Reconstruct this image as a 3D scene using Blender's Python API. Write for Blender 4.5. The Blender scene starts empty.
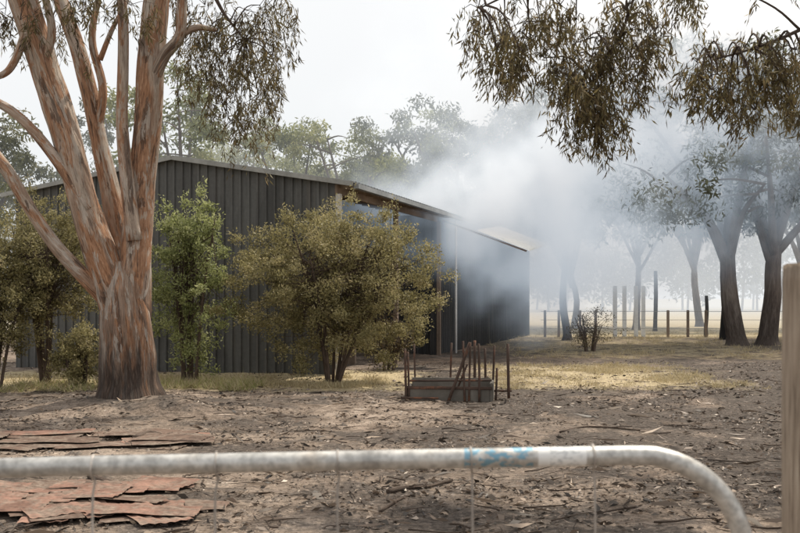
import bpy, math, random
import numpy as np
from mathutils import Vector, noise as mnoise
random.seed(7); rng=np.random.default_rng(7)
scene=bpy.context.scene
CAMH=1.6; F=1000.0; HOR=298.0
def P(u,v,d): return np.array([(u-400)*d/F, d, CAMH+(HOR-v)*d/F])
def sstep(a,b,x):
    t=min(max((x-a)/(b-a),0),1); return t*t*(3-2*t)
def gh(x,y):
    r=math.hypot(x,y)
    w=1-sstep(30,60,r)
    h=0.05*mnoise.noise(Vector((x*.35,y*.35,0)))+0.03*mnoise.noise(Vector((x*1.3,y*1.3,3)))+0.018*mnoise.noise(Vector((x*4,y*4,5)))
    m=0.16*math.exp(-(((x+4.0)/1.1)**2+((y-15)/1.0)**2))+0.17*math.exp(-(((x+3.1)/.55)**2+((y-13.9)/.45)**2))
    return h*w+m
# ---------------------------------------------------------------- materials
def newmat(name):
    m=bpy.data.materials.new(name); m.use_nodes=True
    nt=m.node_tree; nt.nodes.clear()
    out=nt.nodes.new('ShaderNodeOutputMaterial')
    return m,nt,out
class NB:
    def __init__(s,nt): s.nt=nt
    def n(s,t,**k):
        nd=s.nt.nodes.new(t)
        for a,b in k.items(): setattr(nd,a,b)
        return nd
    def l(s,a,b): s.nt.links.new(a,b)
    def setin(s,sock,v):
        if isinstance(v,bpy.types.NodeSocket): s.l(v,sock)
        elif v is not None:
            sock.default_value=v
    def math(s,op,a,b=None,c=None,clamp=False):
        nd=s.n('ShaderNodeMath',operation=op); nd.use_clamp=clamp
        s.setin(nd.inputs[0],a); s.setin(nd.inputs[1],b)
        if c is not None: s.setin(nd.inputs[2],c)
        return nd.outputs[0]
    def vmath(s,op,a,b=None):
        nd=s.n('ShaderNodeVectorMath',operation=op)
        s.setin(nd.inputs[0],a)
        if b is not None: s.setin(nd.inputs[1],b)
        return nd.outputs['Value'] if op in('LENGTH','DOT_PRODUCT') else nd.outputs[0]
    def noise(s,vec,scale,detail=4,rough=.55,dist=0,color=False):
        nd=s.n('ShaderNodeTexNoise'); s.setin(nd.inputs['Vector'],vec)
        nd.inputs['Scale'].default_value=scale; nd.inputs['Detail'].default_value=detail
        nd.inputs['Roughness'].default_value=rough; nd.inputs['Distortion'].default_value=dist
        return nd.outputs['Color'] if color else nd.outputs[0]
    def ramp(s,fac,stops,interp='LINEAR'):
        nd=s.n('ShaderNodeValToRGB'); s.setin(nd.inputs[0],fac); cr=nd.color_ramp; cr.interpolation=interp
        while len(cr.elements)<len(stops): cr.elements.new(.5)
        for e,(p,c) in zip(cr.elements,stops):
            e.position=p
            e.color=(c[0],c[1],c[2],1) if hasattr(c,'__len__') else (c,c,c,1)
        return nd.outputs[0]
    def mr(s,v,a,b,c=0,d=1,smooth=True):
        nd=s.n('ShaderNodeMapRange'); nd.interpolation_type='SMOOTHSTEP' if smooth else 'LINEAR'
        s.setin(nd.inputs[0],v)
        for i,x in enumerate((a,b,c,d)): nd.inputs[1+i].default_value=x
        return nd.outputs[0]
    def mix(s,f,a,b,mode='MIX'):
        nd=s.n('ShaderNodeMix',data_type='RGBA',blend_type=mode)
        s.setin(nd.inputs[0],f)
        for k,x in ((6,a),(7,b)):
            if isinstance(x,bpy.types.NodeSocket): s.l(x,nd.inputs[k])
            else: nd.inputs[k].default_value=(x[0],x[1],x[2],1)
        return nd.outputs[2]
    def mapping(s,vec,scale=(1,1,1),loc=(0,0,0),rot=(0,0,0)):
        nd=s.n('ShaderNodeMapping'); s.l(vec,nd.inputs[0])
        nd.inputs[1].default_value=loc; nd.inputs[2].default_value=rot; nd.inputs[3].default_value=scale
        return nd.outputs[0]
    def bump(s,h,strength=.5,dist=.02):
        nd=s.n('ShaderNodeBump'); s.l(h,nd.inputs['Height']); nd.inputs['Strength'].default_value=strength; nd.inputs['Distance'].default_value=dist
        return nd.outputs[0]
    def bsdf(s,col,rough=.8,metal=0,normal=None,spec=.3):
        nd=s.n('ShaderNodeBsdfPrincipled')
        if isinstance(col,bpy.types.NodeSocket): s.l(col,nd.inputs['Base Color'])
        else: nd.inputs['Base Color'].default_value=(*col,1)
        s.setin(nd.inputs['Roughness'],rough); s.setin(nd.inputs['Metallic'],metal)
        nd.inputs['Specular IOR Level'].default_value=spec
        if normal is not None: s.l(normal,nd.inputs['Normal'])
        return nd.outputs[0]
    def pos(s): return s.n('ShaderNodeNewGeometry').outputs['Position']
    def uv(s): return s.n('ShaderNodeTexCoord').outputs['UV']

def leaf_mat(name,stops,transl=.35):
    m,nt,out=newmat(name); b=NB(nt)
    at=b.n('ShaderNodeAttribute',attribute_name='tone')
    col=b.ramp(at.outputs['Fac'],stops)
    d=b.bsdf(col,.55,0,None,.3)
    t=b.n('ShaderNodeBsdfTranslucent'); b.l(col,t.inputs[0])
    ms=b.n('ShaderNodeMixShader'); ms.inputs[0].default_value=transl
    b.l(d,ms.inputs[1]); b.l(t.outputs[0],ms.inputs[2]); b.l(ms.outputs[0],out.inputs[0])
    return m
def bark_mat(name,stops,char_z0=.3,char_z1=2.6,char_amt=1.0,peel=True):
    m,nt,out=newmat(name); b=NB(nt)
    uv=b.uv(); p=b.pos()
    n1=b.noise(b.mapping(uv,(2.0,.42,1)),2.0,8,.64,.7)
    n2=b.noise(b.mapping(uv,(12,1.8,1)),2.6,7,.7,.4)
    n3=b.noise(p,1.0,3,.5)
    mixn=b.math('ADD',b.math('MULTIPLY',n1,.65),b.math('MULTIPLY',n3,.35))
    col=b.ramp(mixn,stops)
    z=b.n('ShaderNodeSeparateXYZ'); b.l(p,z.inputs[0])
    zz=b.math('ADD',z.outputs[2],b.math('MULTIPLY',b.math('SUBTRACT',n1,.5),4.0))
    if peel:
        brown=b.math('MULTIPLY',b.mr(zz,4.2,1.4),.6); col=b.mix(brown,col,b.ramp(n2,[(.3,(.13,.07,.045)),(.6,(.36,.20,.12)),(.75,(.45,.28,.18))]))
        pk=b.noise(b.mapping(uv,(1.8,.5,1),(7,3,0)),1.8,8,.66,1.0)
        col=b.mix(b.math('MULTIPLY',b.mr(pk,.49,.515),.82),col,b.ramp(n2,[(.3,(.27,.12,.06)),(.55,(.48,.255,.14)),(.75,(.60,.38,.25))]))
        pk2=b.noise(b.mapping(uv,(3.0,.5,1),(1,13,0)),2.0,8,.66,.9)
        col=b.mix(b.math('MULTIPLY',b.mr(pk2,.555,.585),.75),col,b.ramp(n2,[(.3,(.06,.042,.032)),(.7,(.19,.13,.10))]))
        pk3=b.noise(b.mapping(uv,(2.4,.6,1),(21,5,0)),2.0,8,.66,.9)
        col=b.mix(b.math('MULTIPLY',b.mr(pk3,.55,.57),.7),col,(.60,.54,.47))
    dark=b.ramp(n2,[(.30,(.36,.32,.29)),(.42,(.80,.78,.76)),(.55,(1,1,1)),(.7,(1.15,1.13,1.1))])
    col=b.mix(.85,col,dark,'MULTIPLY')
    ch=b.math('MULTIPLY',b.mr(zz,char_z1,char_z0),char_amt)
    charc=b.ramp(n2,[(.3,(.016,.013,.012)),(.55,(.06,.046,.038)),(.72,(.18,.14,.115))])
    col=b.mix(ch,col,charc)
    h=b.math('ADD',b.math('MULTIPLY',n2,.8),n1)
    b.l(b.bsdf(col,.85,0,b.bump(h,1.0,.07),.2),out.inputs[0])
    return m
gum_bark=bark_mat('gum_bark',[(.33,(.20,.135,.10)),(.41,(.42,.29,.21)),(.48,(.52,.40,.31)),(.54,(.61,.52,.43)),(.60,(.39,.31,.25)),(.68,(.55,.46,.385)),(.8,(.33,.22,.165))],.1,1.8,.94)
gum_bark_far=bark_mat('gum_bark_grey',[(.3,(.10,.08,.07)),(.5,(.21,.17,.145)),(.65,(.28,.245,.215)),(.8,(.13,.11,.095))],0.3,2.4,.8,False)
twig_bark=bark_mat('twig_bark',[(.3,(.06,.045,.035)),(.5,(.15,.11,.085)),(.8,(.22,.17,.135))],-5,-4,0,False)
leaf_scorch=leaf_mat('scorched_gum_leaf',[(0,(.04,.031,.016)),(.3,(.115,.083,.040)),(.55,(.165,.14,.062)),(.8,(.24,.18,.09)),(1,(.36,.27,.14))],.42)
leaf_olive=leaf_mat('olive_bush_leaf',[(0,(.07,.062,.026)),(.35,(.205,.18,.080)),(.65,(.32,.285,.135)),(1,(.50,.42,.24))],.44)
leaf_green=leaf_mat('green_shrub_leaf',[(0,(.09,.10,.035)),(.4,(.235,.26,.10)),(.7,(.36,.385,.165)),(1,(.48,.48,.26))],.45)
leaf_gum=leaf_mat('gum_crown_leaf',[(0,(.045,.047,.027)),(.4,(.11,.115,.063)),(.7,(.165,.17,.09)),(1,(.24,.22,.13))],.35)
leaf_gum_sunlit=leaf_mat('gum_crown_leaf_sunlit',[(0,(.10,.11,.045)),(.4,(.22,.235,.10)),(.7,(.31,.32,.145)),(1,(.40,.39,.19))],.48)  # lighter copy of the crown leaf, sunlit hazy look painted into the colour
grass_mat=leaf_mat('dry_grass',[(0,(.17,.13,.07)),(.4,(.37,.30,.17)),(.75,(.52,.44,.28)),(.85,(.36,.33,.15)),(1,(.25,.29,.09))],.3)
litter_mat=leaf_mat('litter',[(0,(.02,.017,.015)),(.35,(.085,.066,.05)),(.65,(.21,.155,.115)),(.87,(.38,.295,.22)),(1,(.6,.53,.44))],.05)

# ---------------------------------------------------------------- mesh helpers
def mesh_obj(name,verts,faces,mat,parent=None,smooth=False):
    me=bpy.data.meshes.new(name); me.from_pydata([tuple(map(float,v)) for v in verts],[],faces); me.update()
    if mat: me.materials.append(mat)
    if smooth: me.polygons.foreach_set('use_smooth',[True]*len(me.polygons))
    ob=bpy.data.objects.new(name,me); scene.collection.objects.link(ob)
    if parent: ob.parent=parent
    return ob
def empty(name):
    e=bpy.data.objects.new(name,None); e.empty_display_size=.2; scene.collection.objects.link(e); return e
def leaves_obj(name,pos,dirs,L,W,tone,mat,parent=None):
    n=len(pos); pos=np.asarray(pos,float); dirs=np.asarray(dirs,float)
    dirs/= (np.linalg.norm(dirs,axis=1,keepdims=True)+1e-9)
    r=rng.normal(size=(n,3)); side=np.cross(dirs,r); side/=(np.linalg.norm(side,axis=1,keepdims=True)+1e-9)
    L=np.broadcast_to(L,(n,)).reshape(-1,1); W=np.broadcast_to(W,(n,)).reshape(-1,1)
    v=np.empty((n,4,3)); mid=pos+dirs*L*.45
    nor=np.cross(dirs,side)
    v[:,0]=pos; v[:,1]=mid+side*W*.5; v[:,2]=pos+dirs*L+nor*L*.12; v[:,3]=mid-side*W*.5
    me=bpy.data.meshes.new(name); me.vertices.add(n*4); me.vertices.foreach_set('co',v.ravel())
    me.loops.add(n*4); me.loops.foreach_set('vertex_index',np.arange(n*4,dtype=np.int32))
    me.polygons.add(n); me.polygons.foreach_set('loop_start',np.arange(0,n*4,4,dtype=np.int32))
    me.update(calc_edges=True)
    a=me.attributes.new('tone','FLOAT','POINT'); a.data.foreach_set('value',np.repeat(np.clip(tone,0,1),4).astype(np.float32))
    me.materials.append(mat)
    ob=bpy.data.objects.new(name,me); scene.collection.objects.link(ob)
    if parent: ob.parent=parent
    return ob
def catmull(pts,rad,seg):
    pts=[np.array(p,float) for p in pts]
    p=[2*pts[0]-pts[1]]+pts+[2*pts[-1]-pts[-2]]; o=[];r=[]
    for i in range(1,len(p)-2):
        for k in range(seg):
            t=k/seg; a,b_,c,d=p[i-1],p[i],p[i+1],p[i+2]
            o.append(.5*((2*b_)+(-a+c)*t+(2*a-5*b_+4*c-d)*t*t+(-a+3*b_-3*c+d)*t**3))
            r.append(rad[i-1]*(1-t)+rad[i]*t)
    o.append(pts[-1]); r.append(rad[-1])
    return np.array(o),np.array(r)
class Tubes:
    def __init__(s): s.v=[];s.f=[];s.uv=[]
    def add(s,pts,rad,sides=8,seg=4,rough=0.0,cap=True):
        o,r=catmull(pts,rad,seg) if seg>1 else (np.array(pts,float),np.array(rad,float))
        n=len(o); T=np.gradient(o,axis=0); T/=(np.linalg.norm(T,axis=1,keepdims=True)+1e-9)
        ref=np.array([1,0,0]) if abs(T[0][0])<.8 else np.array([0,1,0])
        N=np.cross(T[0],ref); N/=np.linalg.norm(N); base=len(s.v); ln=0; off=random.random()*20
        sd=random.random()*50
        for i in range(n):
            if i:
                N=N-T[i]*np.dot(N,T[i]); N/=(np.linalg.norm(N)+1e-9); ln+=np.linalg.norm(o[i]-o[i-1])
            B=np.cross(T[i],N)
            for k in range(sides+1):
                kk=k%sides; a=2*math.pi*kk/sides
                rr=r[i]
                if rough: rr*=1+rough*mnoise.noise(Vector((math.cos(a)*1.3+sd,math.sin(a)*1.3,ln*.9)))+rough*.5*mnoise.noise(Vector((math.cos(a)*3+sd,math.sin(a)*3,ln*2.5)))
                s.v.append(o[i]+rr*(math.cos(a)*N+math.sin(a)*B)); s.uv.append((k/sides*max(r[0],.03)*6+off,ln))
        w=sides+1
        for i in range(n-1):
            for k in range(sides):
                a=base+i*w+k; s.f.append((a,a+1,a+w+1,a+w))
        if cap:
            s.f.append(tuple(base+(n-1)*w+k for k in range(sides)))
            s.f.append(tuple(base+k for k in reversed(range(sides))))
    def obj(s,name,mat,parent=None):
        ob=mesh_obj(name,s.v,s.f,mat,parent,True); me=ob.data
        uvl=me.uv_layers.new(name='UVMap'); vi=np.empty(len(me.loops),np.int32); me.loops.foreach_get('vertex_index',vi)
        uvl.data.foreach_set('uv',np.array(s.uv)[vi].ravel()); return ob
def box(name,cx,cy,z0,sx,sy,h,mat,parent=None,rot=0,bev=.008):
    me=bpy.data.meshes.new(name); import bmesh
    bm=bmesh.new(); bmesh.ops.create_cube(bm,size=1)
    for v in bm.verts: v.co=Vector((v.co.x*sx,v.co.y*sy,(v.co.z+.5)*h))
    if bev: bmesh.ops.bevel(bm,geom=bm.edges[:],offset=bev,segments=2,affect='EDGES')
    bm.to_mesh(me); bm.free(); me.materials.append(mat)
    ob=bpy.data.objects.new(name,me); ob.location=(cx,cy,z0); ob.rotation_euler=(0,0,rot); scene.collection.objects.link(ob)
    if parent: ob.parent=parent
    return ob

# ---------------------------------------------------------------- ground
def build_ground():
    def axis(lim,near,n1,n2):
        a=np.linspace(-near,near,n1); g=np.geomspace(near,lim,n2)[1:]
        return np.concatenate([-g[::-1],a,g])
    xs=axis(900,14,240,40); ys=np.concatenate([[-300,-60,-10],np.linspace(0,32,330),np.geomspace(32,1500,50)[1:]])
    V=[(x,y,gh(x,y)) for y in ys for x in xs]; w=len(xs)
    Fc=[(j*w+i,j*w+i+1,(j+1)*w+i+1,(j+1)*w+i) for j in range(len(ys)-1) for i in range(w-1)]
    m,nt,out=newmat('burnt_soil'); b=NB(nt); p=b.pos()
    sx=b.n('ShaderNodeSeparateXYZ'); b.l(p,sx.inputs[0]); X,Y=sx.outputs[0],sx.outputs[1]
    big=b.noise(p,.40,5,.62,.5); mid=b.noise(p,1.9,7,.68,.4); fine=b.noise(p,16,5,.7); spk=b.noise(p,60,2,.6)
    soil=b.ramp(mid,[(.30,(.105,.081,.063)),(.44,(.205,.16,.125)),(.56,(.305,.243,.192)),(.70,(.44,.365,.30))])
    f2=b.ramp(fine,[(.32,.32),(.5,.92),(.68,1.4)]); soil=b.mix(.85,soil,f2,'MULTIPLY')
    s2=b.ramp(spk,[(.36,.35),(.46,1),(.60,1),(.70,1.8)]); soil=b.mix(.55,soil,s2,'MULTIPLY')
    char_shade_bias=b.math('MULTIPLY',b.mr(X,-3,6),.10)  # more char to the right: burnt ground plus painted-in tree shade
    char_shade_bias=b.math('MULTIPLY',char_shade_bias,b.mr(Y,5,10))
    c=b.math('ADD',b.math('ADD',b.math('MULTIPLY',big,.62),b.math('MULTIPLY',mid,.38)),char_shade_bias)
    ch=b.mr(c,.475,.56)
    charc=b.ramp(fine,[(.3,(.024,.021,.018)),(.55,(.078,.065,.056)),(.72,(.21,.175,.145))])
    col=b.mix(b.math('MULTIPLY',ch,.88),soil,charc)
    def band(x0,x1,y0,y1,f=1.5):
        a=b.math('MULTIPLY',b.mr(X,x0-f,x0+f),b.mr(X,x1+f,x1-f))
        return b.math('MULTIPLY',a,b.math('MULTIPLY',b.mr(Y,y0-f,y0+f),b.mr(Y,y1+f,y1-f)))
    st=b.math('MAXIMUM',band(-14,.5,17.2,22,.8),b.math('MULTIPLY',band(1.5,6.2,17.5,24,1.6),.85))
    st=b.math('MAXIMUM',st,b.math('MULTIPLY',band(3,12,26,40,2),.6))
    st=b.math('MAXIMUM',st,b.mr(Y,37,43))
    sm=b.math('MULTIPLY',st,b.mr(b.math('ADD',mid,b.math('MULTIPLY',st,.3)),.55,.75))
    straw=b.ramp(fine,[(.3,(.27,.21,.12)),(.6,(.52,.43,.27)),(.8,(.64,.56,.39))])
    col=b.mix(sm,col,straw)
    h=b.math('ADD',b.math('MULTIPLY',mid,1.0),b.math('ADD',b.math('MULTIPLY',fine,.35),b.math('MULTIPLY',spk,.1)))
    b.l(b.bsdf(col,.95,0,b.bump(h,1.0,.08),.1),out.inputs[0])
    mesh_obj('ground',V,Fc,m,None,True)
build_ground()

# ---------------------------------------------------------------- litter / grass
def litter():
    n=80000
    d=3.0+rng.beta(1.1,1.2,n)*22; x=rng.uniform(-.48,.48,n)*d*1.15
    keep=np.array([mnoise.noise(Vector((a*.55,c*.55,9)))+.7*mnoise.noise(Vector((a*2.4,c*2.4,2)))+.35*rng.random()>.10 for a,c in zip(x,d)])
    x=x[keep]; d=d[keep]; n=len(x)
    z=np.array([gh(a,c) for a,c in zip(x,d)])+.006
    pos=np.stack([x,d,z],1); a=rng.uniform(0,2*math.pi,n)
    dirs=np.stack([np.cos(a),np.sin(a),rng.uniform(-.05,.4,n)],1)
    L=rng.lognormal(-3.4,.55,n).clip(.012,.12); W=L*rng.uniform(.1,.5,n)
    leaves_obj('leaf_litter',pos,dirs,L,W,rng.beta(1.4,1.8,n),litter_mat)
    n=650; d=rng.uniform(4.5,19,n); x=rng.uniform(-.46,.46,n)*d; z=np.array([gh(a,c) for a,c in zip(x,d)])+.012
    a=rng.uniform(0,6.28,n); dirs=np.stack([np.cos(a),np.sin(a),rng.uniform(-.02,.12,n)],1); L=rng.uniform(.10,.36,n)
    leaves_obj('bark_strips',np.stack([x,d,z],1),dirs,L,L*rng.uniform(.06,.14,n),rng.beta(2,1.8,n),litter_mat)
    V=[];Fc=[]
    for i in range(3600):
        d_=random.uniform(3.5,20); x_=random.uniform(-.46,.46)*d_; s=random.uniform(.006,.020)*(1+(random.random()<.06)*1.6)
        z_=gh(x_,d_); bidx=len(V)
        for q in ((1,0,0),(0,1,0),(-1,0,0),(0,-1,0),(0,0,.7),(0,0,-.4)):
            V.append((x_+q[0]*s*random.uniform(.7,1.3),d_+q[1]*s*random.uniform(.7,1.3),z_+q[2]*s+.003))
        for t in ((0,1,4),(1,2,4),(2,3,4),(3,0,4),(1,0,5),(2,1,5),(3,2,5),(0,3,5)): Fc.append(tuple(bidx+k for k in t))
    m,nt,out=newmat('clod'); b=NB(nt); b.l(b.bsdf(b.ramp(b.noise(b.pos(),3,2),[(.3,(.05,.042,.036)),(.7,(.34,.28,.23))]),.95),out.inputs[0])
    mesh_obj('loose_stones',V,Fc,m)
    T=Tubes()
    for i in range(460):
        d_=random.uniform(4,20); x_=random.uniform(-.44,.44)*d_; a=random.uniform(0,6.28); L=random.uniform(.06,.55); pts=[]
        for k in range(4):
            xx=x_+math.cos(a)*L*k/3+random.uniform(-.03,.03); yy=d_+math.sin(a)*L*k/3+random.uniform(-.03,.03)
            pts.append((xx,yy,gh(xx,yy)+.012+random.uniform(0,.025)))
        r=random.uniform(.003,.009); T.add(pts,[r,r*.9,r*.7,r*.4],5,2)
    T.obj('fallen_twigs',twig_bark)
litter()
def grass(name,regions,n,h=(.06,.2),tone=(.3,.75),thr=0.05):
    P_=[];D=[];L=[];tn=[]
    while len(P_)<n:
        x0,x1,y0,y1=random.choice(regions); x=random.uniform(x0,x1); y=random.uniform(y0,y1)
        if mnoise.noise(Vector((x*.8,y*.8,4)))+.5*mnoise.noise(Vector((x*3,y*3,4)))<random.uniform(-.2,.25)+thr: continue
        z=gh(x,y); hh=random.uniform(.5,1.2)
        for k in range(9):
            P_.append((x+random.gauss(0,.06),y+random.gauss(0,.06),z-.01)); D.append((random.gauss(0,.8),random.gauss(0,.8),1)); L.append(hh*random.uniform(*h)); tn.append(random.uniform(*tone))
    leaves_obj(name,P_,D,np.array(L),.010,np.array(tn),grass_mat)
grass('dry_grass',[(-12,-.2,17.2,20.5),(-5.5,-.5,17.6,20.2),(1.8,6.5,17.5,24)],28000,(.05,.16),(.3,.80))
grass('paddock_grass',[(3,22,26,50)],14000,(.08,.25),(.3,.72))
grass('green_grass',[(-4.3,-2.7,16.9,18.4),(-3.8,-2.4,17.2,18.2),(-7.6,-5.2,17,18.6)],4500,(.10,.28),(.62,1.0),-.15)

# ---------------------------------------------------------------- trees
def clump(c,n,r,flat=.8,droop=.6,L=(.15,.3),tone=.5):
    p=rng.normal(size=(n,3)); p/=np.linalg.norm(p,axis=1,keepdims=True); p*=(rng.random((n,1))**.45)*r; p[:,2]*=flat
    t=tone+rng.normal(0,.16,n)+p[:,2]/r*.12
    d=rng.normal(size=(n,3)); d[:,2]-=droop
    return p+np.asarray(c),d,rng.uniform(L[0],L[1],n),t
class Leaves:
    def __init__(s): s.p=[];s.d=[];s.l=[];s.t=[]
    def add(s,q): s.p.append(q[0]);s.d.append(q[1]);s.l.append(q[2]);s.t.append(q[3])
    def obj(s,name,mat,parent,wr=.3):
        l=np.concatenate(s.l); return leaves_obj(name,np.concatenate(s.p),np.concatenate(s.d),l,l*wr,np.concatenate(s.t),mat,parent)
def strand(start,length,L=(.09,.15),nl=26,tone=.45):
    a=random.uniform(0,6.28); o=random.uniform(.1,.5)*length
    t=rng.random(nl)**.8
    x=np.cos(a)*o*t; y=np.sin(a)*o*t; z=-length*t**1.4+.1*length*t
    p=np.stack([x,y,z],1)+np.asarray(start)+rng.normal(0,.025,(nl,3))
    d=rng.normal(0,.5,(nl,3)); d[:,2]-=1.0; d[:,0]+=np.cos(a)*.25; d[:,1]+=np.sin(a)*.25
    tn=np.full(nl,tone+random.gauss(0,.12))+rng.normal(0,.16,nl)
    end=np.asarray(start)+np.array([math.cos(a)*o,math.sin(a)*o,-.9*length])
    return (p,d,rng.uniform(L[0],L[1],nl),tn),end
def fill_seeds(T,Lv,seeds,limbs,d,dj,spread,ns,slen,L,nl):
    for (u,v) in seeds:
        dd=d+random.uniform(-dj,dj); c=P(u,v,dd)
        best=min(limbs,key=lambda q:np.linalg.norm(q-c)); mid=(best+c)/2+np.array([0,0,.12])
        T.add([best,mid,c],[.012,.009,.004],5,3)
        for k in range(ns):
            s0=c+rng.normal(0,spread,3)*np.array([1,1,.8])
            if k%2==0: T.add([c,(c+s0)/2+np.array([0,0,.04]),s0],[.005,.004,.002],4,1,cap=False)
            q,e=strand(s0,random.uniform(*slen),L,nl); Lv.add(q)
            T.add([s0,(s0+e)/2+np.array([0,0,.03]),e],[.003,.002,.0015],3,1,cap=False)
def polypts(pts,n=12):
    o,_=catmull(pts,[1]*len(pts),n); return list(o)

main=empty('gum_tree')
T=Tubes(); Tw2=Tubes(); D=15.0
def limb(pts,ws,dz=None,sides=14,seg=6,rough=.10):
    pp=[P(u,v,D+(dz[i] if dz else 0)) for i,(u,v) in enumerate(pts)]
    T.add(pp,[w*D/F/2 for w in ws],sides,seg,rough); return pp
limb([(130,420),(130,404),(129,385),(128,350),(127,318),(124,290),(121,262)],[92,76,62,53,50,46,26],None,32,8,.22)
limb([(121,322),(112,290),(98,250),(82,198),(67,140),(52,90),(38,45),(22,-5),(5,-70)],[34,36,32,29,28,28,27,26,20],[0,-.05,-.1,-.2,-.3,-.4,-.5,-.6,-.8],20,6,.14)
limb([(128,318),(125,278),(119,235),(110,190),(99,140),(89,90),(77,45),(61,0),(48,-60)],[30,27,23,20,18,17,16,15,12],[.1,.1,.2,.3,.4,.5,.6,.7,.9],16,6,.12)
limb([(133,322),(135,285),(137,240),(141,190),(147,130),(150,80),(154,30),(160,-25),(172,-90)],[34,33,29,27,27,27,25,23,18],[0,0,0,0,-.05,-.1,-.1,-.1,0],20,6,.14)
limb([(134,240),(127,180),(122,120),(123,70),(123,20),(118,-40)],[15,14,12,11,10,8],[-.2,-.3,-.3,-.3,-.3,-.4],12)
limb([(118,318),(104,298),(80,272),(55,245),(32,212),(8,172),(-20,135)],[18,16,15,13,12,12,10],[0,-.1,-.2,-.3,-.4,-.5,-.6],12)
limb([(88,210),(62,168),(36,134),(10,110),(-25,92)],[11,11,10,9,8],[-.3,-.4,-.5,-.6,-.7],10)
limb([(60,110),(45,70),(52,30),(40,-20)],[10,9,8,7],[-.4,-.5,-.7,-.9],8)
limb([(151,85),(165,55),(180,35),(182,0),(190,-40)],[14,12,11,10,8],[-.1,-.3,-.4,-.5,-.5],10)
limb([(178,37),(195,28),(216,30)],[8,7,4],[-.4,-.4,-.5],8)
limb([(96,140),(103,90),(92,40),(100,-10)],[10,9,8,6],[.4,.4,.4,.4],8)
limb([(100,60),(112,30),(128,0)],[6,5,4],[.4,.3,.2],6)
limb([(30,20),(15,60),(2,75),(-20,78)],[9,7,6,4],[-.6,-.7,-.8,-.8],6)
for a in np.linspace(0,2*math.pi,8)[:-1]:
    c=P(130,404,D); r=.38
    T.add([c+np.array([math.cos(a)*.22,math.sin(a)*.22,.45]),c+np.array([math.cos(a)*r,math.sin(a)*r,.06]),c+np.array([math.cos(a)*(r+.3),math.sin(a)*(r+.3),-.10])],[.12,.12,.05],8,4,.15)
la=[P(160,-25,D),P(200,-55,D),P(250,-50,D-.2),P(285,-20,D-.3)]
T.add(la,[.09,.07,.05,.03],8,5)
lb=[P(22,-5,D-.6),P(60,-40,D-1),P(110,-50,D-1)]
T.add(lb,[.06,.05,.03],8,5)
lc=[P(182,0,D-.5),P(205,-15,D-.6),P(225,15,D-.6),P(245,40,D-.6)]
Tw2.add(lc,[.05,.035,.022,.012],7,5)
Lv=Leaves()
seedsL=[(178,5),(190,20),(200,45),(205,5),(215,65),(222,25),(232,85),(238,50),(245,10),(250,100),(255,70),(262,30),(262,115),(268,90),(272,55),(280,15),(280,70),(225,105),(205,80),(282,40),(196,66),(240,120),(260,5),(215,35),(272,0),(250,50),(186,45),(235,20),(228,60)]
fill_seeds(Tw2,Lv,seedsL,polypts(la)+polypts(lc),14.7,.6,.17,8,(.3,.75),(.08,.14),26)
seedsLL=[(6,8),(20,20),(45,0),(62,18),(85,5),(105,10),(10,40),(75,-5),(130,5),(35,12)]
fill_seeds(Tw2,Lv,seedsLL,polypts(lb)+polypts([P(22,-5,D-.6),P(-20,-20,D-.6)]),14.2,.5,.2,6,(.2,.55),(.09,.15),22)
for i in range(30):
    u=random.uniform(-180,330); v=random.uniform(-330,-70); dd=D+random.uniform(-2.2,2.2)
    c=P(u,v,dd); st=P(random.choice([5,48,172,118]),-70,D)
    T.add([st,(st+c)/2+np.array([0,0,.3]),c],[.05,.035,.01],6,3)
    for k in range(6):
        q,e=strand(c+rng.normal(0,.35,3),random.uniform(.4,.8),(.1,.17),22); Lv.add(q)
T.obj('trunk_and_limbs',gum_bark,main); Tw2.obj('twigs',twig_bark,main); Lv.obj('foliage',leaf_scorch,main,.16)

ot=empty('gum_tree'); T=Tubes(); Tw2=Tubes(); Lv=Leaves()
base=np.array([7.6,9.6,0.]); 
T.add([base+[0,0,-.1],base+[.05,0,1.5],base+[-.1,0,3.4],base+[-.3,-.1,4.8]],[.42,.32,.28,.2],14,6,.1)
top=base+np.array([-.3,-.1,4.8])
l1=[base+np.array([-.1,0,3.4]),P(960,-180,9.3),P(820,-70,9.1),P(700,-38,9),P(600,-22,9),P(520,-8,9),P(480,8,9)]
l2=[base+np.array([-.1,0,3.4]),P(990,-90,9.2),P(880,-10,9),P(800,30,8.9),P(755,48,8.9),P(712,60,8.9)]
Tw2.add(l1,[.12,.10,.06,.04,.022,.012,.007],10,6,.08); Tw2.add(l2,[.10,.07,.035,.016,.011,.007],10,6,.08)
l3=[P(800,30,8.9),P(775,8,8.8),P(735,-12,8.8)]; Tw2.add(l3,[.014,.01,.007],6,4)
l4=[P(640,-25,9),P(625,25,9),P(600,70,9.1),P(590,105,9.1)]; Tw2.add(l4,[.014,.01,.008,.004],6,4)
seedsR=[(478,8),(485,35),(497,50),(505,20),(510,62),(500,68),(530,40),(528,10),(545,58),(560,30),(560,5),(572,60),(580,85),(585,40),(590,102),(600,75),(603,122),(610,100),(605,15),(618,60),(624,82),(630,30),(638,50),(648,8),(655,30),(575,98),(590,62),(550,74),(676,-6),(700,-14),(625,10),(600,50),(595,112),(612,116),(585,120),(568,80),(520,50),(540,22),(576,20),(615,40)]
seedsR2=[(697,62),(706,52),(718,74),(725,58),(738,84),(745,66),(757,92),(765,74),(775,104),(785,86),(795,108),(798,72),(808,96),(745,48),(770,50),(700,76),(712,90),(730,96),(782,60),(755,110),(796,50)]
fill_seeds(Tw2,Lv,seedsR,polypts(l1)+polypts(l4),9.0,.45,.11,8,(.15,.42),(.06,.11),26)
fill_seeds(Tw2,Lv,seedsR2,polypts(l2)+polypts(l3),8.9,.4,.11,7,(.12,.30),(.06,.11),26)
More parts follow.
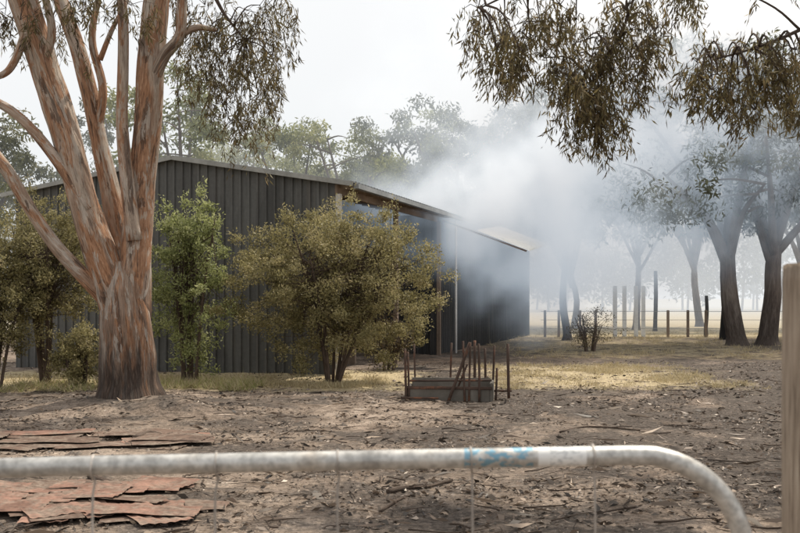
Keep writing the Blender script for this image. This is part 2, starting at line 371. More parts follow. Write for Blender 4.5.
for i in range(26):
    c=base+np.array([random.uniform(-3.5,4),random.uniform(-1,4.5),random.uniform(5.6,9)])
    T.add([top,(top+c)/2+np.array([0,0,.5]),c],[.08,.05,.01],6,3)
    for k in range(6):
        q,e=strand(c+rng.normal(0,.35,3),random.uniform(.4,.8),(.1,.17),22); Lv.add(q)
T.obj('trunk_and_limbs',gum_bark,ot); Tw2.obj('twigs',twig_bark,ot); Lv.obj('foliage',leaf_scorch,ot,.17)

def gum(base,H,spread,seed,nleaf=130,L=(.18,.34),lmat=leaf_gum,bmat=gum_bark_far,trunks=1,r0=.3,fork=.38,nl=6,crad=.9,tone=.5,ln=1.0):
    random.seed(seed); e=empty('gum_tree'); T=Tubes(); Lv=Leaves(); bx,by=base; g=gh(bx,by)
    for tr in range(trunks):
        ox=random.uniform(-.3,.3)*trunks*.7*ln if trunks>1 else 0; oy=random.uniform(-.3,.3) if trunks>1 else 0
        lean=np.array([random.uniform(-.12,.12)*ln+ (tr-(trunks-1)/2)*.16,random.uniform(-.1,.1),0])*H
        b0=np.array([bx+ox+(tr-(trunks-1)/2)*r0*2.2,by+oy,g-.1]); rr=r0*random.uniform(.8,1.1)/(1 if trunks==1 else 1.15)
        f=fork*random.uniform(.85,1.15); top=b0+lean*f+np.array([0,0,H*f])
        T.add([b0,b0+(top-b0)*.12+np.array([0,0,0]),b0+(top-b0)*.5+rng.normal(0,.1,3),top],[rr*1.5,rr,rr*.85,rr*.7],12,5,.15)
        for i in range(nl):
            a=2*math.pi*i/nl+random.uniform(-.5,.5); s=random.uniform(.5,1)*spread; hz=random.uniform(.5,1.0)
            if i==0: s*=.2; hz=1
            st=top-(top-b0)*random.uniform(0,.25)
            en=np.array([b0[0]+lean[0]+math.cos(a)*s,b0[1]+lean[1]+math.sin(a)*s,g+H*hz])
            m1=st+(en-st)*.4+np.array([0,0,.06*H]); T.add([st,m1,en],[rr*.5,rr*.3,rr*.1],8,5,.08)
            for j in range(random.randint(4,6)):
                t=random.uniform(.35,1); q=st+(en-st)*t
                q=q+np.array([0,0,.06*H*(1-t)])
                e2=q+np.array([random.gauss(0,1),random.gauss(0,1),random.uniform(-.3,.9)])*spread*.28
                T.add([q,(q+e2)/2+np.array([0,0,.15]),e2],[rr*.16,rr*.1,rr*.03],5,3)
                tn=tone+random.gauss(0,.15)
                for k in range(random.randint(2,4)):
                    cc=e2+rng.normal(0,.75,3)*np.array([1,1,.6])*crad
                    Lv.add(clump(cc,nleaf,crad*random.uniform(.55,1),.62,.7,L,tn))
    T.obj('trunk_and_limbs',bmat,e); Lv.obj('foliage',lmat,e,.32); return e
def gp(u,d): return ((u-400)*d/F,d)
gum(gp(185,48),11.6,3.6,11,lmat=leaf_gum_sunlit,tone=.5,fork=.3)
gum(gp(95,50),10.5,3.6,12,tone=.5)
gum(gp(-10,44),9.5,3.5,13,tone=.5)
gum(gp(240,58),11.6,4.2,19,lmat=leaf_gum_sunlit,fork=.3)
gum(gp(300,52),10.2,3.6,14,lmat=leaf_gum_sunlit,tone=.6,nl=8,fork=.3)
gum(gp(352,50),9.8,3.6,23,lmat=leaf_gum_sunlit,tone=.5,nl=8,fork=.3)
gum(gp(400,55),10.6,4.0,15,lmat=leaf_gum_sunlit,nl=8,fork=.3)
gum(gp(455,52),10.4,4.0,16,lmat=leaf_gum,nl=8,fork=.3)
gum(gp(510,56),12.0,4.6,17,nl=9,fork=.3)
gum(gp(575,52),13.0,4.8,18,nl=10,fork=.25,r0=.2,nleaf=150)
gum(gp(636,50),13.5,5.0,24,nl=10,fork=.25,r0=.2,nleaf=150)
gum(gp(700,56),15.5,5.8,21,nl=10,fork=.25,nleaf=150,r0=.22)
gum(gp(800,52),14.0,5.0,26,nl=9,fork=.25,nleaf=150)
gum(gp(752,34),10.0,4.2,31,nleaf=110,L=(.12,.26),trunks=2,r0=.46,fork=.38,nl=9,crad=.85,tone=.4,ln=.2)
gum(gp(838,37),10.6,4.2,33,nleaf=100,L=(.12,.26),trunks=1,r0=.36,fork=.40,nl=7,crad=.8,tone=.4,ln=.3)
gum(gp(567,38),8.4,2.8,32,nleaf=90,r0=.17,nl=6,ln=.2,tone=.4)

random.seed(5); Lv=Leaves(); T=Tubes()
for i in range(150):
    x=-90+i*1.6+random.uniform(-2,2); y=128+random.uniform(-10,14); h=random.uniform(7,14)
    if i%2==0: T.add([(x,y,-.1),(x+random.uniform(-.4,.4),y,h*.5),(x,y,h*.8)],[.16,.13,.08],5,1)
    tn=random.uniform(.25,.65)
    for k in range(10): Lv.add(clump((x+random.gauss(0,1.8),y+random.gauss(0,1.5),h*random.uniform(.2,.95)),50,random.uniform(1.2,2.1),.7,.4,(.5,.95),tn+random.gauss(0,.1)))
tl=empty('distant_tree_line'); T.obj('trunks',gum_bark_far,tl); Lv.obj('foliage',leaf_gum,tl,.45)

# ---------------------------------------------------------------- bushes
def bush(name,u,vb,top,hw,d,dr,mat,seed,nst=9,ncl=150,nl=150,L=(.03,.075),low=.25,bar=twig_bark,clr=.22,tone=.5,wr=.42,shape=1.0):
    random.seed(seed); e=empty(name); T=Tubes(); Lv=Leaves()
    bx=(u-400)*d/F; g=gh(bx,d); H=CAMH+(HOR-top)*d/F-g; hwm=hw*d/F
    cz=g+H*(.5+low/2); rz=H*(1-low)/2
    stems=[]
    for i in range(nst):
        a=random.uniform(0,6.28); r=random.uniform(.25,.75)
        en=np.array([bx+math.cos(a)*hwm*r,d+math.sin(a)*dr*r,g+H*random.uniform(.6,.88)])
        b0=np.array([bx+math.cos(a)*.12,d+math.sin(a)*.12,g-.05]); m1=b0+(en-b0)*np.array([.35,.35,.5])
        T.add([b0,m1,en],[.032,.022,.008],7,5,.1); stems.append((b0,m1,en))
    for i in range(ncl):
        q=rng.normal(size=3); q/=np.linalg.norm(q); rr=random.random()**.38
        q=q*rr*(1+.30*mnoise.noise(Vector(q*2.2)+Vector((seed,0,0))))
        if shape!=1: 
            zz=(q[2]+1)/2; q[0]*=1-(1-shape)*abs(zz-.35)*1.4; q[1]*=1-(1-shape)*abs(zz-.35)*1.4
        c=np.array([bx+q[0]*hwm,d+q[1]*dr,cz+q[2]*rz])
        b0,m1,en=random.choice(stems); t=random.uniform(.45,.95); s=m1+(en-m1)*(t*2-1 if t>.5 else 0)
        if np.linalg.norm(s-c)<1.8: T.add([s,(s+c)/2+np.array([0,0,-.05]),c],[.009,.006,.003],4,2)
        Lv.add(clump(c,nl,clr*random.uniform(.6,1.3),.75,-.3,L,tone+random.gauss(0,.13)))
        if rr>.8 and random.random()<.5:
            o=c+q*np.array([.28,.28,.3]); T.add([c,o],[.004,.002],3,1,cap=False)
            Lv.add(clump((c+o)/2,22,.13,1.3,-.8,L,tone+.1))
    T.obj('stems',bar,e); Lv.obj('foliage',mat,e,wr); return e
bush('olive_bush',332,382,205,114,18.9,1.35,leaf_olive,3,12,440,150,low=.08,tone=.54)
bush('green_shrub',190,380,184,46,18.7,.75,leaf_green,4,11,165,90,L=(.04,.09),low=.02,tone=.55,clr=.21,wr=.4,shape=.6)
bush('olive_bush',48,372,196,66,18.5,1.2,leaf_olive,6,10,260,130,low=.30,tone=.42)
bush('olive_bush',-8,372,225,54,17.5,1.0,leaf_olive,8,8,150,130,low=.15,tone=.4)
bush('small_shrub',78,372,322,24,17.6,.4,leaf_olive,9,7,60,100,low=.0,tone=.5,clr=.15)
bush('scorched_shrub',590,350,308,26,30,.7,leaf_scorch,12,9,36,40,low=.1,tone=.3,clr=.3)
bush('scorched_shrub',388,372,315,30,22.0,.5,leaf_scorch,15,7,50,60,low=.1,tone=.3,clr=.2)

# ---------------------------------------------------------------- shed
def steel_mat(name,c,rough=.45,metal=.0,var=.25,rust=0,streak=.25,soot=0):
    m,nt,out=newmat(name); b=NB(nt); p=b.pos()
    n=b.noise(b.mapping(p,(1,1,streak)),1.5,5,.6); n2=b.noise(p,14,4,.6)
    lo=tuple(x*(1-var) for x in c); hi=tuple(x*(1+var) for x in c)
    col=b.ramp(n,[(.3,lo),(.7,hi)])
    col=b.mix(.3,col,b.ramp(n2,[(.3,.6),(.7,1.25)]),'MULTIPLY')
    if soot:
        s1=b.noise(b.mapping(p,(.8,.8,.22)),1.1,6,.65,.4); s3=b.noise(b.mapping(p,(6,6,.15)),1.5,4,.6)
        col=b.mix(b.math('MULTIPLY',b.mr(b.math('ADD',b.math('MULTIPLY',s1,.7),b.math('MULTIPLY',s3,.3)),.47,.62),soot),col,(.022,.021,.020))
        col=b.mix(b.math('MULTIPLY',b.mr(s3,.56,.68),.35),col,(.17,.155,.135))
    if rust: col=b.mix(b.mr(b.noise(p,3,6,.65),.52,.66),col,b.ramp(n2,[(.3,(.10,.045,.025)),(.7,(.26,.12,.07))]))
    b.l(b.bsdf(col,rough,metal,b.bump(n2,.25,.01)),out.inputs[0]); return m
shed_steel=steel_mat('grey_cladding',(.10,.10,.095),.6,.0,.28,0,.25,.5)
roof_steel=steel_mat('roof_cladding',(.24,.245,.24),.45,.2)
trim_steel=steel_mat('pale_trim',(.28,.28,.26),.5,.1)
timber=steel_mat('weathered_timber',(.24,.18,.135),.85,0,.4)
shaded_steel=steel_mat('shaded_side_cladding',(.04,.04,.04),.6,.0,.3,0,.25,.8)  # darker copy of the cladding; shade of the open bay is in the colour
post_pale=steel_mat('pale_post',(.5,.48,.44),.6)
white_post=steel_mat('white_post',(.80,.80,.78),.6,0,.06)
poly=steel_mat('translucent_awning',(.82,.82,.78),.5,0,.06)
shed=empty('farm_shed')
P0=np.array([-1.352,20.8]); S=np.array([.298,.9546]); Ld=np.array([-.9546,.298])
W=7.9; Ls=23.0; EZ=4.02; RZ=4.66; half=3.75
def W3(a,t,z):
    q=P0+Ld*a+S*t; return (q[0],q[1],z)
def topz(a): return EZ+(RZ-EZ)*(a/half) if a<half else RZ-(RZ-EZ)*((a-half)/(W-half))
def profile(length,pitch=.20,rib=.07,depth=.038):
    xs=[];o=0
    while o<length-.001:
        for dx,dd in((0,0),(pitch-rib,0),(pitch-rib*.8,1),(pitch-rib*.2,1)):
            if o+dx<length: xs.append((o+dx,dd*depth))
        o+=pitch
    xs.append((length,0)); return xs
def wall(name,p0f,length,ztop,zbot,mat,outward):
    pr=profile(length); V=[];Fc=[]
    for (s,dp) in pr:
        x,y=p0f(s); x+=outward[0]*dp; y+=outward[1]*dp
        V+= [(x,y,zbot(s)),(x,y,ztop(s))]
    for i in range(len(pr)-1): Fc.append((2*i,2*i+2,2*i+3,2*i+1))
    return mesh_obj(name,V,Fc,mat,shed)
wall('front_wall',lambda s:P0+Ld*s,W,lambda s:topz(s)-.03,lambda s:-.05,shed_steel,-S)
wall('left_wall',lambda s:P0+Ld*W+S*s,Ls,lambda s:EZ-.03,lambda s:-.05,shed_steel,Ld)
wall('back_wall',lambda s:P0+Ld*s+S*Ls,W,lambda s:topz(s)-.03,lambda s:-.05,shed_steel,S)
open_t=8.0
wall('side_wall',lambda s:P0+S*(open_t+s),Ls-open_t,lambda s:EZ-.05,lambda s:-.05,shaded_steel,-Ld)
wall('inner_wall',lambda s:P0+Ld*(3.2)+S*s,open_t,lambda s:EZ-.05,lambda s:-.05,shaded_steel,-Ld)
wall('inner_cross_wall',lambda s:P0+Ld*s+S*open_t,3.2,lambda s:EZ-.05,lambda s:-.05,shaded_steel,-S)
def roof(name,a0,a1,t0,t1,zf,mat,dz=.0):
    pr=profile(t1-t0); V=[];Fc=[]
    for (s,dp) in pr:
        for a in (a0,a1):
            x,y,_=W3(a,t0+s,0); V.append((x,y,zf(a)+dp+dz))
    for i in range(len(pr)-1): Fc.append((2*i,2*i+2,2*i+3,2*i+1))
    return mesh_obj(name,V,Fc,mat,shed)
sl=(RZ-EZ)/half
roof('roof_right',-.45,half,-.12,Ls+.1,lambda a:EZ+sl*a+.03,roof_steel)
roof('roof_left',half,W+.3,-.12,Ls+.1,lambda a:RZ-(RZ-EZ)/(W-half)*(a-half)+.03,roof_steel)
def beam(name,A,B,w,h,mat,parent=shed):
    A=Vector(A);B=Vector(B); ob=box(name,0,0,0,(B-A).length,w,h,mat,parent,0,.004)
    for v in ob.data.vertices: v.co.z-=h/2
    ob.location=(A+B)/2; ob.rotation_mode='QUATERNION'; ob.rotation_quaternion=(B-A).to_track_quat('X','Z'); return ob
beam('barge_right',W3(-.45,-.15,EZ-.45*sl-.0),W3(half,-.15,RZ+.0),.03,.10,trim_steel)
beam('barge_left',W3(half,-.155,RZ),W3(W+.3,-.155,EZ-.05),.03,.10,trim_steel)
beam('side_gutter',W3(-.50,-.1,EZ-.12),W3(-.50,Ls,EZ-.12),.11,.10,roof_steel)
beam('side_girt',W3(-.02,.0,EZ-.16),W3(-.02,open_t,EZ-.16),.06,.2,timber)
for i in range(15): beam('rafter_%d'%i,W3(-.42,.15+i*.55,EZ-.12),W3(1.4,.15+i*.55,EZ+.09),.045,.11,timber)
for t,mt in((.06,post_pale),(4.0,timber),(8.05,timber)):
    x,y,_=W3(-.06,t,0); box('post_%.0f'%t,x,y,-.05,.11,.11,EZ-.2,mt,shed,math.atan2(S[1],S[0]))
Tp=Tubes(); x,y,_=W3(-.40,8.7,0); Tp.add([(x,y,0),(x,y,2),(x,y,3.88)],[.035]*3,10,1); Tp.obj('downpipe',white_post,shed)
V=[];Fc=[]
pr=profile(3.4,.15,.05,.03)
for (s,dp) in pr:
    for a,z in((-1.1,3.52),(-2.6,2.92)):
        x,y,_=W3(a,8.4+s,0); V.append((x,y,z+dp+.10*s))
for i in range(len(pr)-1): Fc.append((2*i,2*i+2,2*i+3,2*i+1))
mesh_obj('awning',V,Fc,poly,shed)
beam('awning_arm_a',W3(-.0,8.5,3.86),W3(-2.5,8.5,2.92),.05,.05,timber); beam('awning_arm_b',W3(-.0,11.7,4.2-.4),W3(-2.5,11.7,3.22),.05,.05,timber)
for i in range(4):
    x,y,_=W3(1.0+.5*i,3+i*1.1,0); box('stored_crate_%d'%i,x,y,0,.7,.6,.6+.25*(i%3),timber,shed,.3*i,.02)

# ---------------------------------------------------------------- feed trough ruin
rust=steel_mat('rusted_steel',(.065,.042,.032),.85,.0,.45,1)
conc=steel_mat('sooty_concrete',(.12,.108,.092),.9,0,.5)
tr=empty('feed_trough'); bx,by=(454-400)*15.3/F,15.55; g0=gh(bx,by)
rz=-.12
def tl_(x,y): c,s=math.cos(rz),math.sin(rz); return bx+x*c-y*s,by+x*s+y*c
def tbox(n,x,y,z,sx,sy,h,m,r=0): X,Y=tl_(x,y); return box(n,X,Y,g0+z,sx,sy,h,m,tr,rz+r,.01)
tbox('front_side',-.05,-.25,-.04,1.25,.05,.25,conc); tbox('back_side',-.05,.32,-.02,1.25,.05,.33,conc)
tbox('end_left',-.70,.035,-.04,.05,.62,.25,conc); tbox('end_right',.60,.035,-.02,.05,.62,.30,conc); tbox('trough_floor',-.05,.035,-.01,1.24,.51,.05,conc)
tbox('rim_front',-.05,-.285,.18,1.33,.03,.045,rust)
Tt=Tubes()
def stake(x,y,z0,x2,y2,z1,r=.018):
    A=tl_(x,y);B=tl_(x2,y2); Tt.add([(A[0],A[1],g0+z0),((A[0]+B[0])/2+random.uniform(-.006,.006),(A[1]+B[1])/2,g0+(z0+z1)/2),(B[0],B[1],g0+z1)],[r]*3,6,2)
for (x,y,h) in((-.70,-.30,.80),(-.62,.38,.84),(-.08,.40,.86),(.20,-.30,.92),(.26,-.28,.90),(.32,.36,.9),(.42,-.30,.88),(.50,.36,.78),(.60,.42,.82),(.86,.2,.86),(.66,-.1,.5),(-.66,-.28,.75)):
    stake(x,y,-.05,x+random.uniform(-.03,.03),y,h,random.uniform(.017,.026))
stake(-.05,-.34,0,.28,-.34,.90,.026); stake(.0,.1,0,.22,.0,.55,.018); stake(-.78,-.34,.05,-.2,-.36,.05,.016)
stake(.60,.42,.10,.9,.2,.12,.015)
stake(-.70,.0,.28,.60,.0,.30,.016); Tt.obj('rusted_stakes',rust,tr)

# ---------------------------------------------------------------- corrugated sheets
def sheet_mat(name,c,c2,soil=.5):
    m,nt,out=newmat(name); b=NB(nt); p=b.pos()
    n=b.noise(p,2.5,6,.65,.4); n2=b.noise(p,20,5,.65); n3=b.noise(p,4,7,.72,.5)
    col=b.ramp(n,[(.3,c2),(.5,c),(.7,tuple(x*1.35 for x in c))]); col=b.mix(.6,col,b.ramp(n2,[(.3,.45),(.6,1.15)]),'MULTIPLY')
    col=b.mix(b.math('MULTIPLY',b.mr(n3,.45,.60),soil),col,b.ramp(n2,[(.3,(.09,.07,.055)),(.7,(.29,.23,.18))]))
    b.l(b.bsdf(col,.9,0,b.bump(n2,.4,.01),.15),out.inputs[0]); return m
rusty=sheet_mat('rusted_red_iron',(.23,.135,.10),(.10,.06,.045),.78); rusty2=sheet_mat('rusted_brown_iron',(.14,.095,.072),(.055,.04,.032),.9)
def sheet(cx,cy,z,L,Wd,rot,mat,tilt=.0,seed=0,curl=.014):
    nx,ny=max(8,int(Wd/.02)),14; V=[];Fc=[]; c,s=math.cos(rot),math.sin(rot); g=gh(cx,cy)
    for j in range(ny+1):
        for i in range(nx+1):
            x=(i/nx-.5)*Wd; y=(j/ny-.5)*L
            e=abs(j/ny-.5)*2; e2=abs(i/nx-.5)*2
            y+=e**6*.05*mnoise.noise(Vector((x*4,seed,math.copysign(3,j-ny/2)))); x+=e2**6*.04*mnoise.noise(Vector((y*3,seed,math.copysign(5,i-nx/2))))
            h=.004*math.sin(x/.076*2*math.pi)+curl*mnoise.noise(Vector((x*1.5,y*1.5,seed*3.1)))+tilt*y
            X,Y=cx+x*c-y*s,cy+x*s+y*c
            V.append((X,Y,gh(X,Y)*.75+g*.25+z+h))
    for j in range(ny):
        for i in range(nx): a=j*(nx+1)+i; Fc.append((a,a+1,a+nx+2,a+nx+1))
    mesh_obj('corrugated_iron_sheet',V,Fc,mat,None,True)
random.seed(21)
lst=[]
for i in range(30):
    u=random.uniform(-25,228); v=random.uniform(482,520)
    if v>508 and u>170: u-=60
    lst.append((u,v,random.uniform(.3,.8),random.uniform(.25,.55),random.choice([1.2,1.45,1.7,.2,.5,2.0])+random.uniform(-.1,.1),rusty if random.random()<.72 else rusty2,random.uniform(-.02,.03)))
for i in range(13):
    u=random.uniform(-20,185); v=random.uniform(434,450)
    lst.append((u,v,random.uniform(.5,1.3),random.uniform(.3,.6),random.uniform(1.2,1.9),rusty2 if random.random()<.75 else rusty,random.uniform(-.01,.02)))
for k,(u,v,L,Wd,r,mt,tl) in enumerate(lst):
    d=CAMH*F/(v-HOR); sheet((u-400)*d/F,d,.010+.0045*(k%13),L,Wd,r,mt,tl,k)
def fallen(pts,r,name='fallen_branch'):
    T=Tubes(); pp=[]
    for (u,v) in pts:
        d=CAMH*F/(v-HOR); x=(u-400)*d/F; pp.append((x,d,gh(x,d)+r*.7))
    T.add(pp,[r,r*.9]+[r*.6]*(len(pp)-2),8,4,.1); T.obj(name,twig_bark)
fallen([(388,496),(405,492),(425,491),(452,484)],.022); fallen([(135,440),(150,437),(165,438),(183,433)],.045); fallen([(380,512),(398,503),(410,500)],.012)
fallen([(90,478),(110,484),(140,492)],.03); fallen([(560,432),(590,428),(640,431)],.014)

# ---------------------------------------------------------------- paddock fence and burnt stumps
ff=empty('paddock_fence')
for i,u in enumerate([545,560,580,597,615,626,636,645,668,690,706]):
    d=41; x=(u-400)*d/F; tall=u in(615,626,636,645)
    box('fence_post_%d'%i,x,d+.3*(i%2),-.1,.15 if tall else .09,.14,2.2 if tall else 1.2,white_post if tall else timber,ff,0,.01)
Tw=Tubes()
for z in(.35,.7,1.05): Tw.add([(5.8,41.15,z),(10,41.15,z),(14,41.15,z),(24,41.15,z)],[.008]*4,4,1)
Tw.obj('fence_wires',steel_mat('wire',(.3,.3,.3),.5,.6),ff)
char=steel_mat('charred_wood',(.022,.02,.019),.9,0,.4)
for u,d,h,r,nm in((727,39,2.7,.24,'burnt_tree_stump'),(655,48,2.9,.10,'burnt_tree_stump'),(706,42,1.7,.08,'burnt_tree_stump')):
    T=Tubes(); x=(u-400)*d/F; T.add([(x,d,-.1),(x,d,.4),(x+.04,d,h*.6),(x+.02,d,h)],[r*1.25,r,r*.95,r*.85],10,4,.2); T.obj(nm,char)

# ---------------------------------------------------------------- gate and post
m,nt,out=newmat('galvanised_pipe'); b=NB(nt); p=b.pos()
n=b.noise(p,9,5,.65); n2=b.noise(p,60,3,.6)
col=b.ramp(n,[(.3,(.34,.33,.31)),(.55,(.54,.53,.50)),(.75,(.42,.38,.33))]); col=b.mix(.6,col,b.ramp(n2,[(.35,.45),(.6,1.1)]),'MULTIPLY')
sx=b.n('ShaderNodeSeparateXYZ'); b.l(p,sx.inputs[0]); X=sx.outputs[0]
def rng_mask(x0,x1): return b.math('MULTIPLY',b.math('GREATER_THAN',X,x0),b.math('LESS_THAN',X,x1))
blue=b.math('MULTIPLY',rng_mask(.115,.238),b.mr(b.noise(b.mapping(p,(.8,1,1.8)),60,2,.5),.50,.53))
col=b.mix(b.math('MULTIPLY',blue,.85),col,(.12,.28,.38))
lab=rng_mask(.247,.333); col=b.mix(b.math('MULTIPLY',lab,.75),col,(.76,.76,.74))
lb_=b.math('MULTIPLY',rng_mask(.268,.325),b.mr(b.noise(b.mapping(p,(1,1,2.5)),110,2,.5),.56,.60)); col=b.mix(b.math('MULTIPLY',lb_,.6),col,(.25,.27,.28))
b.l(b.bsdf(col,b.ramp(n,[(.3,.35),(.7,.55)]),b.math('MULTIPLY',b.math('SUBTRACT',1.0,lab),.5),b.bump(n2,.15,.003),.5),out.inputs[0]); galv=m
gate=empty('farm_gate'); T=Tubes(); dg=1.8; R=.0178
pts=[P(-560,488,dg),P(-200,478,dg),P(0,468,dg),P(200,463.5,dg),P(400,459.5,dg),P(560,456.5,dg),P(640,455.5,dg)]
c0=P(640,455.5,dg); Rb=.19
for a in np.linspace(12,90,8): pts.append(c0+np.array([math.sin(math.radians(a))*Rb,0,-Rb+math.cos(math.radians(a))*Rb]))
xr=pts[-1][0]; pts+= [np.array([xr,dg,.8]),np.array([xr,dg,.25])]
T.add(pts,[R]*len(pts),20,5)
T.add([(xr,dg,.26),(-.5,dg,.26),(pts[0][0],dg,.26)],[R]*3,16,1)
T.add([pts[0],(pts[0][0],dg,.26)],[R]*2,16,1); T.obj('pipe_frame',galv,gate)
T=Tubes()
wz=[1.0,.82,.66,.5,.38]
for z in wz: T.add([(pts[0][0],dg,z),(-.5,dg,z-.004),(xr,dg,z)],[.0021]*3,6,2)
for k,u in enumerate(range(-415,640,126)):
    u2=u+ (0,-4,3,0,5,2,-3,4,0,1)[k%10]; x=(u2-400)*dg/F; ztop=CAMH-(468-.021*u2-HOR)*dg/F
    pp=[(x+.012,dg+.012,ztop-.012),(x,dg+R+.002,ztop),(x-.001,dg,ztop+R+.002),(x,dg-R-.002,ztop),(x,dg-.012,ztop-R),(x+.002,dg,ztop-R-.012),(x+.004*math.sin(k),dg,ztop-.1),(x+.006,dg,.8),(x,dg,.26)]
    T.add(pp,[.0022]*len(pp),6,3)
T.obj('wire_mesh',steel_mat('gate_wire',(.34,.31,.28),.5,.4),gate)
m,nt,out=newmat('weathered_post_wood'); b=NB(nt); uv=b.uv()
g1=b.noise(b.mapping(uv,(30,1.6,1)),3,6,.65,.3); g2=b.noise(b.pos(),5,4,.6)
col=b.ramp(g1,[(.3,(.10,.075,.055)),(.45,(.28,.22,.165)),(.6,(.38,.31,.24)),(.75,(.45,.39,.32))]); col=b.mix(.5,col,b.ramp(g2,[(.3,.6),(.7,1.2)]),'MULTIPLY')
b.l(b.bsdf(col,.9,0,b.bump(g1,.7,.012),.15),out.inputs[0])
T=Tubes(); xp=(787-400)*1.9/F+.105
T.add([(xp,1.9,-.1),(xp,1.9,.6),(xp-.002,1.9,1.2),(xp,1.9,1.63),(xp,1.9,1.648)],[.112,.108,.105,.105,.098],28,4,.03)
T.obj('strainer_post',m)

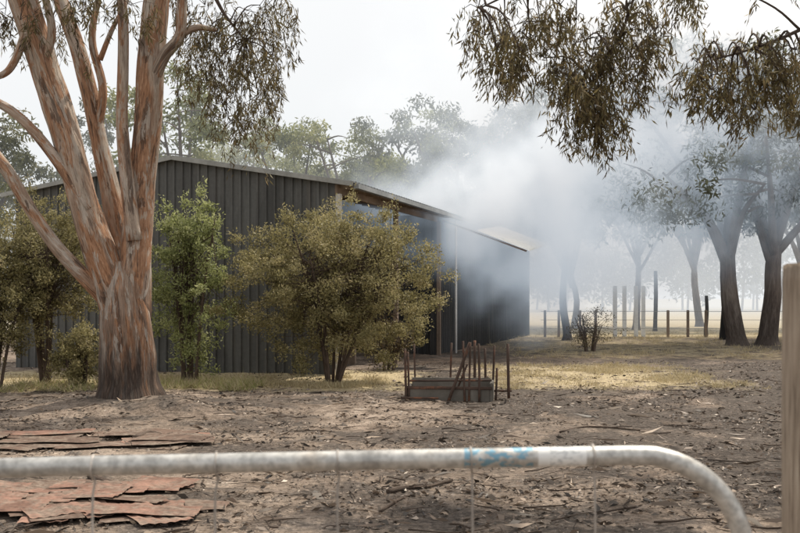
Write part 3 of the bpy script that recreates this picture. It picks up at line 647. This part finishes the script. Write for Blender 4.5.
# ---------------------------------------------------------------- smoke (voxel grid generated by geometry nodes)
def smoke():
    blobs=[(P(425,206,27.5),(2.8,2.2,1.0),.7),(P(485,216,28.5),(2.9,2.4,1.4),1.25),(P(548,212,31),(3.6,2.8,2.0),1.25),(P(500,265,29.5),(2.0,2.0,1.4),.38),
      (P(612,215,33),(3.8,2.8,2.6),.62),(P(635,150,33.5),(4.4,3.0,3.2),.66),(P(695,70,34),(4.8,3.0,3.8),.60),(P(560,115,33),(4.4,2.8,3.4),.60),(P(710,160,33),(3.8,3,2.8),.40),
      (P(600,20,34),(5.0,3,3.8),.50),(P(475,150,32),(3.6,2.4,2.2),.30),(P(770,90,33),(4,3,4.4),.40),(P(548,280,31),(2.4,2.2,1.5),.55)]
    m,nt,out=newmat('smoke'); b=NB(nt)
    at=b.n('ShaderNodeAttribute',attribute_name='density'); den=at.outputs['Fac']
    vs=b.n('ShaderNodeVolumeScatter'); vs.inputs['Color'].default_value=(.82,.91,1,1); b.l(den,vs.inputs['Density']); vs.inputs['Anisotropy'].default_value=.2
    em=b.n('ShaderNodeEmission'); em.inputs[0].default_value=(.70,.84,1,1); b.l(b.math('MULTIPLY',den,.33),em.inputs[1])  # smoke glows a little, imitating multiply scattered light
    ad=b.n('ShaderNodeAddShader'); b.l(vs.outputs[0],ad.inputs[0]); b.l(em.outputs[0],ad.inputs[1]); b.l(ad.outputs[0],out.inputs['Volume'])
    try: m.cycles.volume_step_rate=4.0
    except Exception as e: print(e)
    ng=bpy.data.node_groups.new('smoke_nodes','GeometryNodeTree'); ng.interface.new_socket('Geometry',in_out='OUTPUT',socket_type='NodeSocketGeometry')
    g=NB(ng); p=g.n('GeometryNodeInputPosition').outputs[0]
    w=g.vmath('SUBTRACT',g.noise(p,.22,5,.62,color=True),(.5,.5,.5)); sc=g.n('ShaderNodeVectorMath',operation='SCALE'); g.l(w,sc.inputs[0]); sc.inputs['Scale'].default_value=8.5
    q=g.vmath('ADD',p,sc.outputs[0]); acc=None
    for c,r,wt in blobs:
        d=g.vmath('DIVIDE',g.vmath('SUBTRACT',q,tuple(map(float,c))),tuple(map(float,r))); ln=g.vmath('LENGTH',d)
        v=g.mr(ln,1.5,.1,0,wt); acc=v if acc is None else g.math('ADD',acc,v)
    det=g.mr(g.noise(g.vmath('MULTIPLY',q,(1,1,.8)),.6,6,.65),.38,.62,.08,1.8)
    den=g.math('MULTIPLY',g.math('MULTIPLY',acc,det),.38)
    vc=g.n('GeometryNodeVolumeCube'); g.l(den,vc.inputs['Density'])
    vc.inputs['Min'].default_value=(-3.5,23.5,-.2); vc.inputs['Max'].default_value=(20.5,39.5,15.5)
    vc.inputs['Resolution X'].default_value=110; vc.inputs['Resolution Y'].default_value=66; vc.inputs['Resolution Z'].default_value=72
    sm=g.n('GeometryNodeSetMaterial'); g.l(vc.outputs[0],sm.inputs[0]); sm.inputs['Material'].default_value=m
    go=g.n('NodeGroupOutput'); g.l(sm.outputs[0],go.inputs[0])
    me=bpy.data.meshes.new('smoke_plume'); me.materials.append(m); ob=bpy.data.objects.new('smoke_plume',me); scene.collection.objects.link(ob)
    md=ob.modifiers.new('smoke','NODES'); md.node_group=ng
    m,nt,out=newmat('haze'); b=NB(nt); dn=.012
    vs=b.n('ShaderNodeVolumeAbsorption'); vs.inputs['Color'].default_value=(0,0,0,1); vs.inputs['Density'].default_value=dn
    em=b.n('ShaderNodeEmission'); em.inputs[0].default_value=(.95,.98,1,1); em.inputs[1].default_value=dn*.92  # haze emits instead of scattering; stands in for ambient skylight
    ad=b.n('ShaderNodeAddShader'); b.l(vs.outputs[0],ad.inputs[0]); b.l(em.outputs[0],ad.inputs[1]); b.l(ad.outputs[0],out.inputs['Volume'])
    x0,x1,y0,y1,z0,z1=-120,140,40.2,190,.02,26
    V=[(x,y,z) for z in(z0,z1) for y in(y0,y1) for x in(x0,x1)]
    mesh_obj('smoke_haze',V,[(0,2,3,1),(4,5,7,6),(0,1,5,4),(2,6,7,3),(0,4,6,2),(1,3,7,5)],m)
smoke()

# ---------------------------------------------------------------- light
EL,AZ=58,42
w=bpy.data.worlds.new('World'); scene.world=w; w.use_nodes=True; nt=w.node_tree; nt.nodes.clear(); b=NB(nt)
sky=b.n('ShaderNodeTexSky',sky_type='NISHITA'); sky.sun_disc=False; sky.sun_elevation=math.radians(EL); sky.sun_rotation=math.radians(AZ); sky.dust_density=4; sky.air_density=1.2
col=b.mix(.85,sky.outputs[0],(11.3,11.2,11.1)); bg=b.n('ShaderNodeBackground'); b.l(col,bg.inputs[0]); bg.inputs[1].default_value=.1
wo=b.n('ShaderNodeOutputWorld'); b.l(bg.outputs[0],wo.inputs[0])
sl_=bpy.data.lights.new('sun','SUN'); sl_.energy=5.0; sl_.angle=math.radians(1.2); sl_.color=(1,.92,.80)
so=bpy.data.objects.new('sun',sl_); scene.collection.objects.link(so)
dirv=Vector((math.sin(math.radians(AZ))*math.cos(math.radians(EL)),math.cos(math.radians(AZ))*math.cos(math.radians(EL)),math.sin(math.radians(EL))))
so.rotation_euler=dirv.to_track_quat('Z','Y').to_euler(); so.location=(0,0,30)
cam=bpy.data.cameras.new('camera'); co=bpy.data.objects.new('camera',cam); scene.collection.objects.link(co); scene.camera=co
co.location=(0,0,CAMH); co.rotation_euler=(math.radians(90),0,0); cam.sensor_width=36; cam.lens=45; cam.shift_y=(HOR-266.5)/800; cam.clip_end=3000; cam.clip_start=.05
cam.dof.use_dof=True; cam.dof.focus_distance=17; cam.dof.aperture_fstop=8
scene.view_settings.view_transform='Standard'; scene.view_settings.look='None'; scene.view_settings.exposure=0
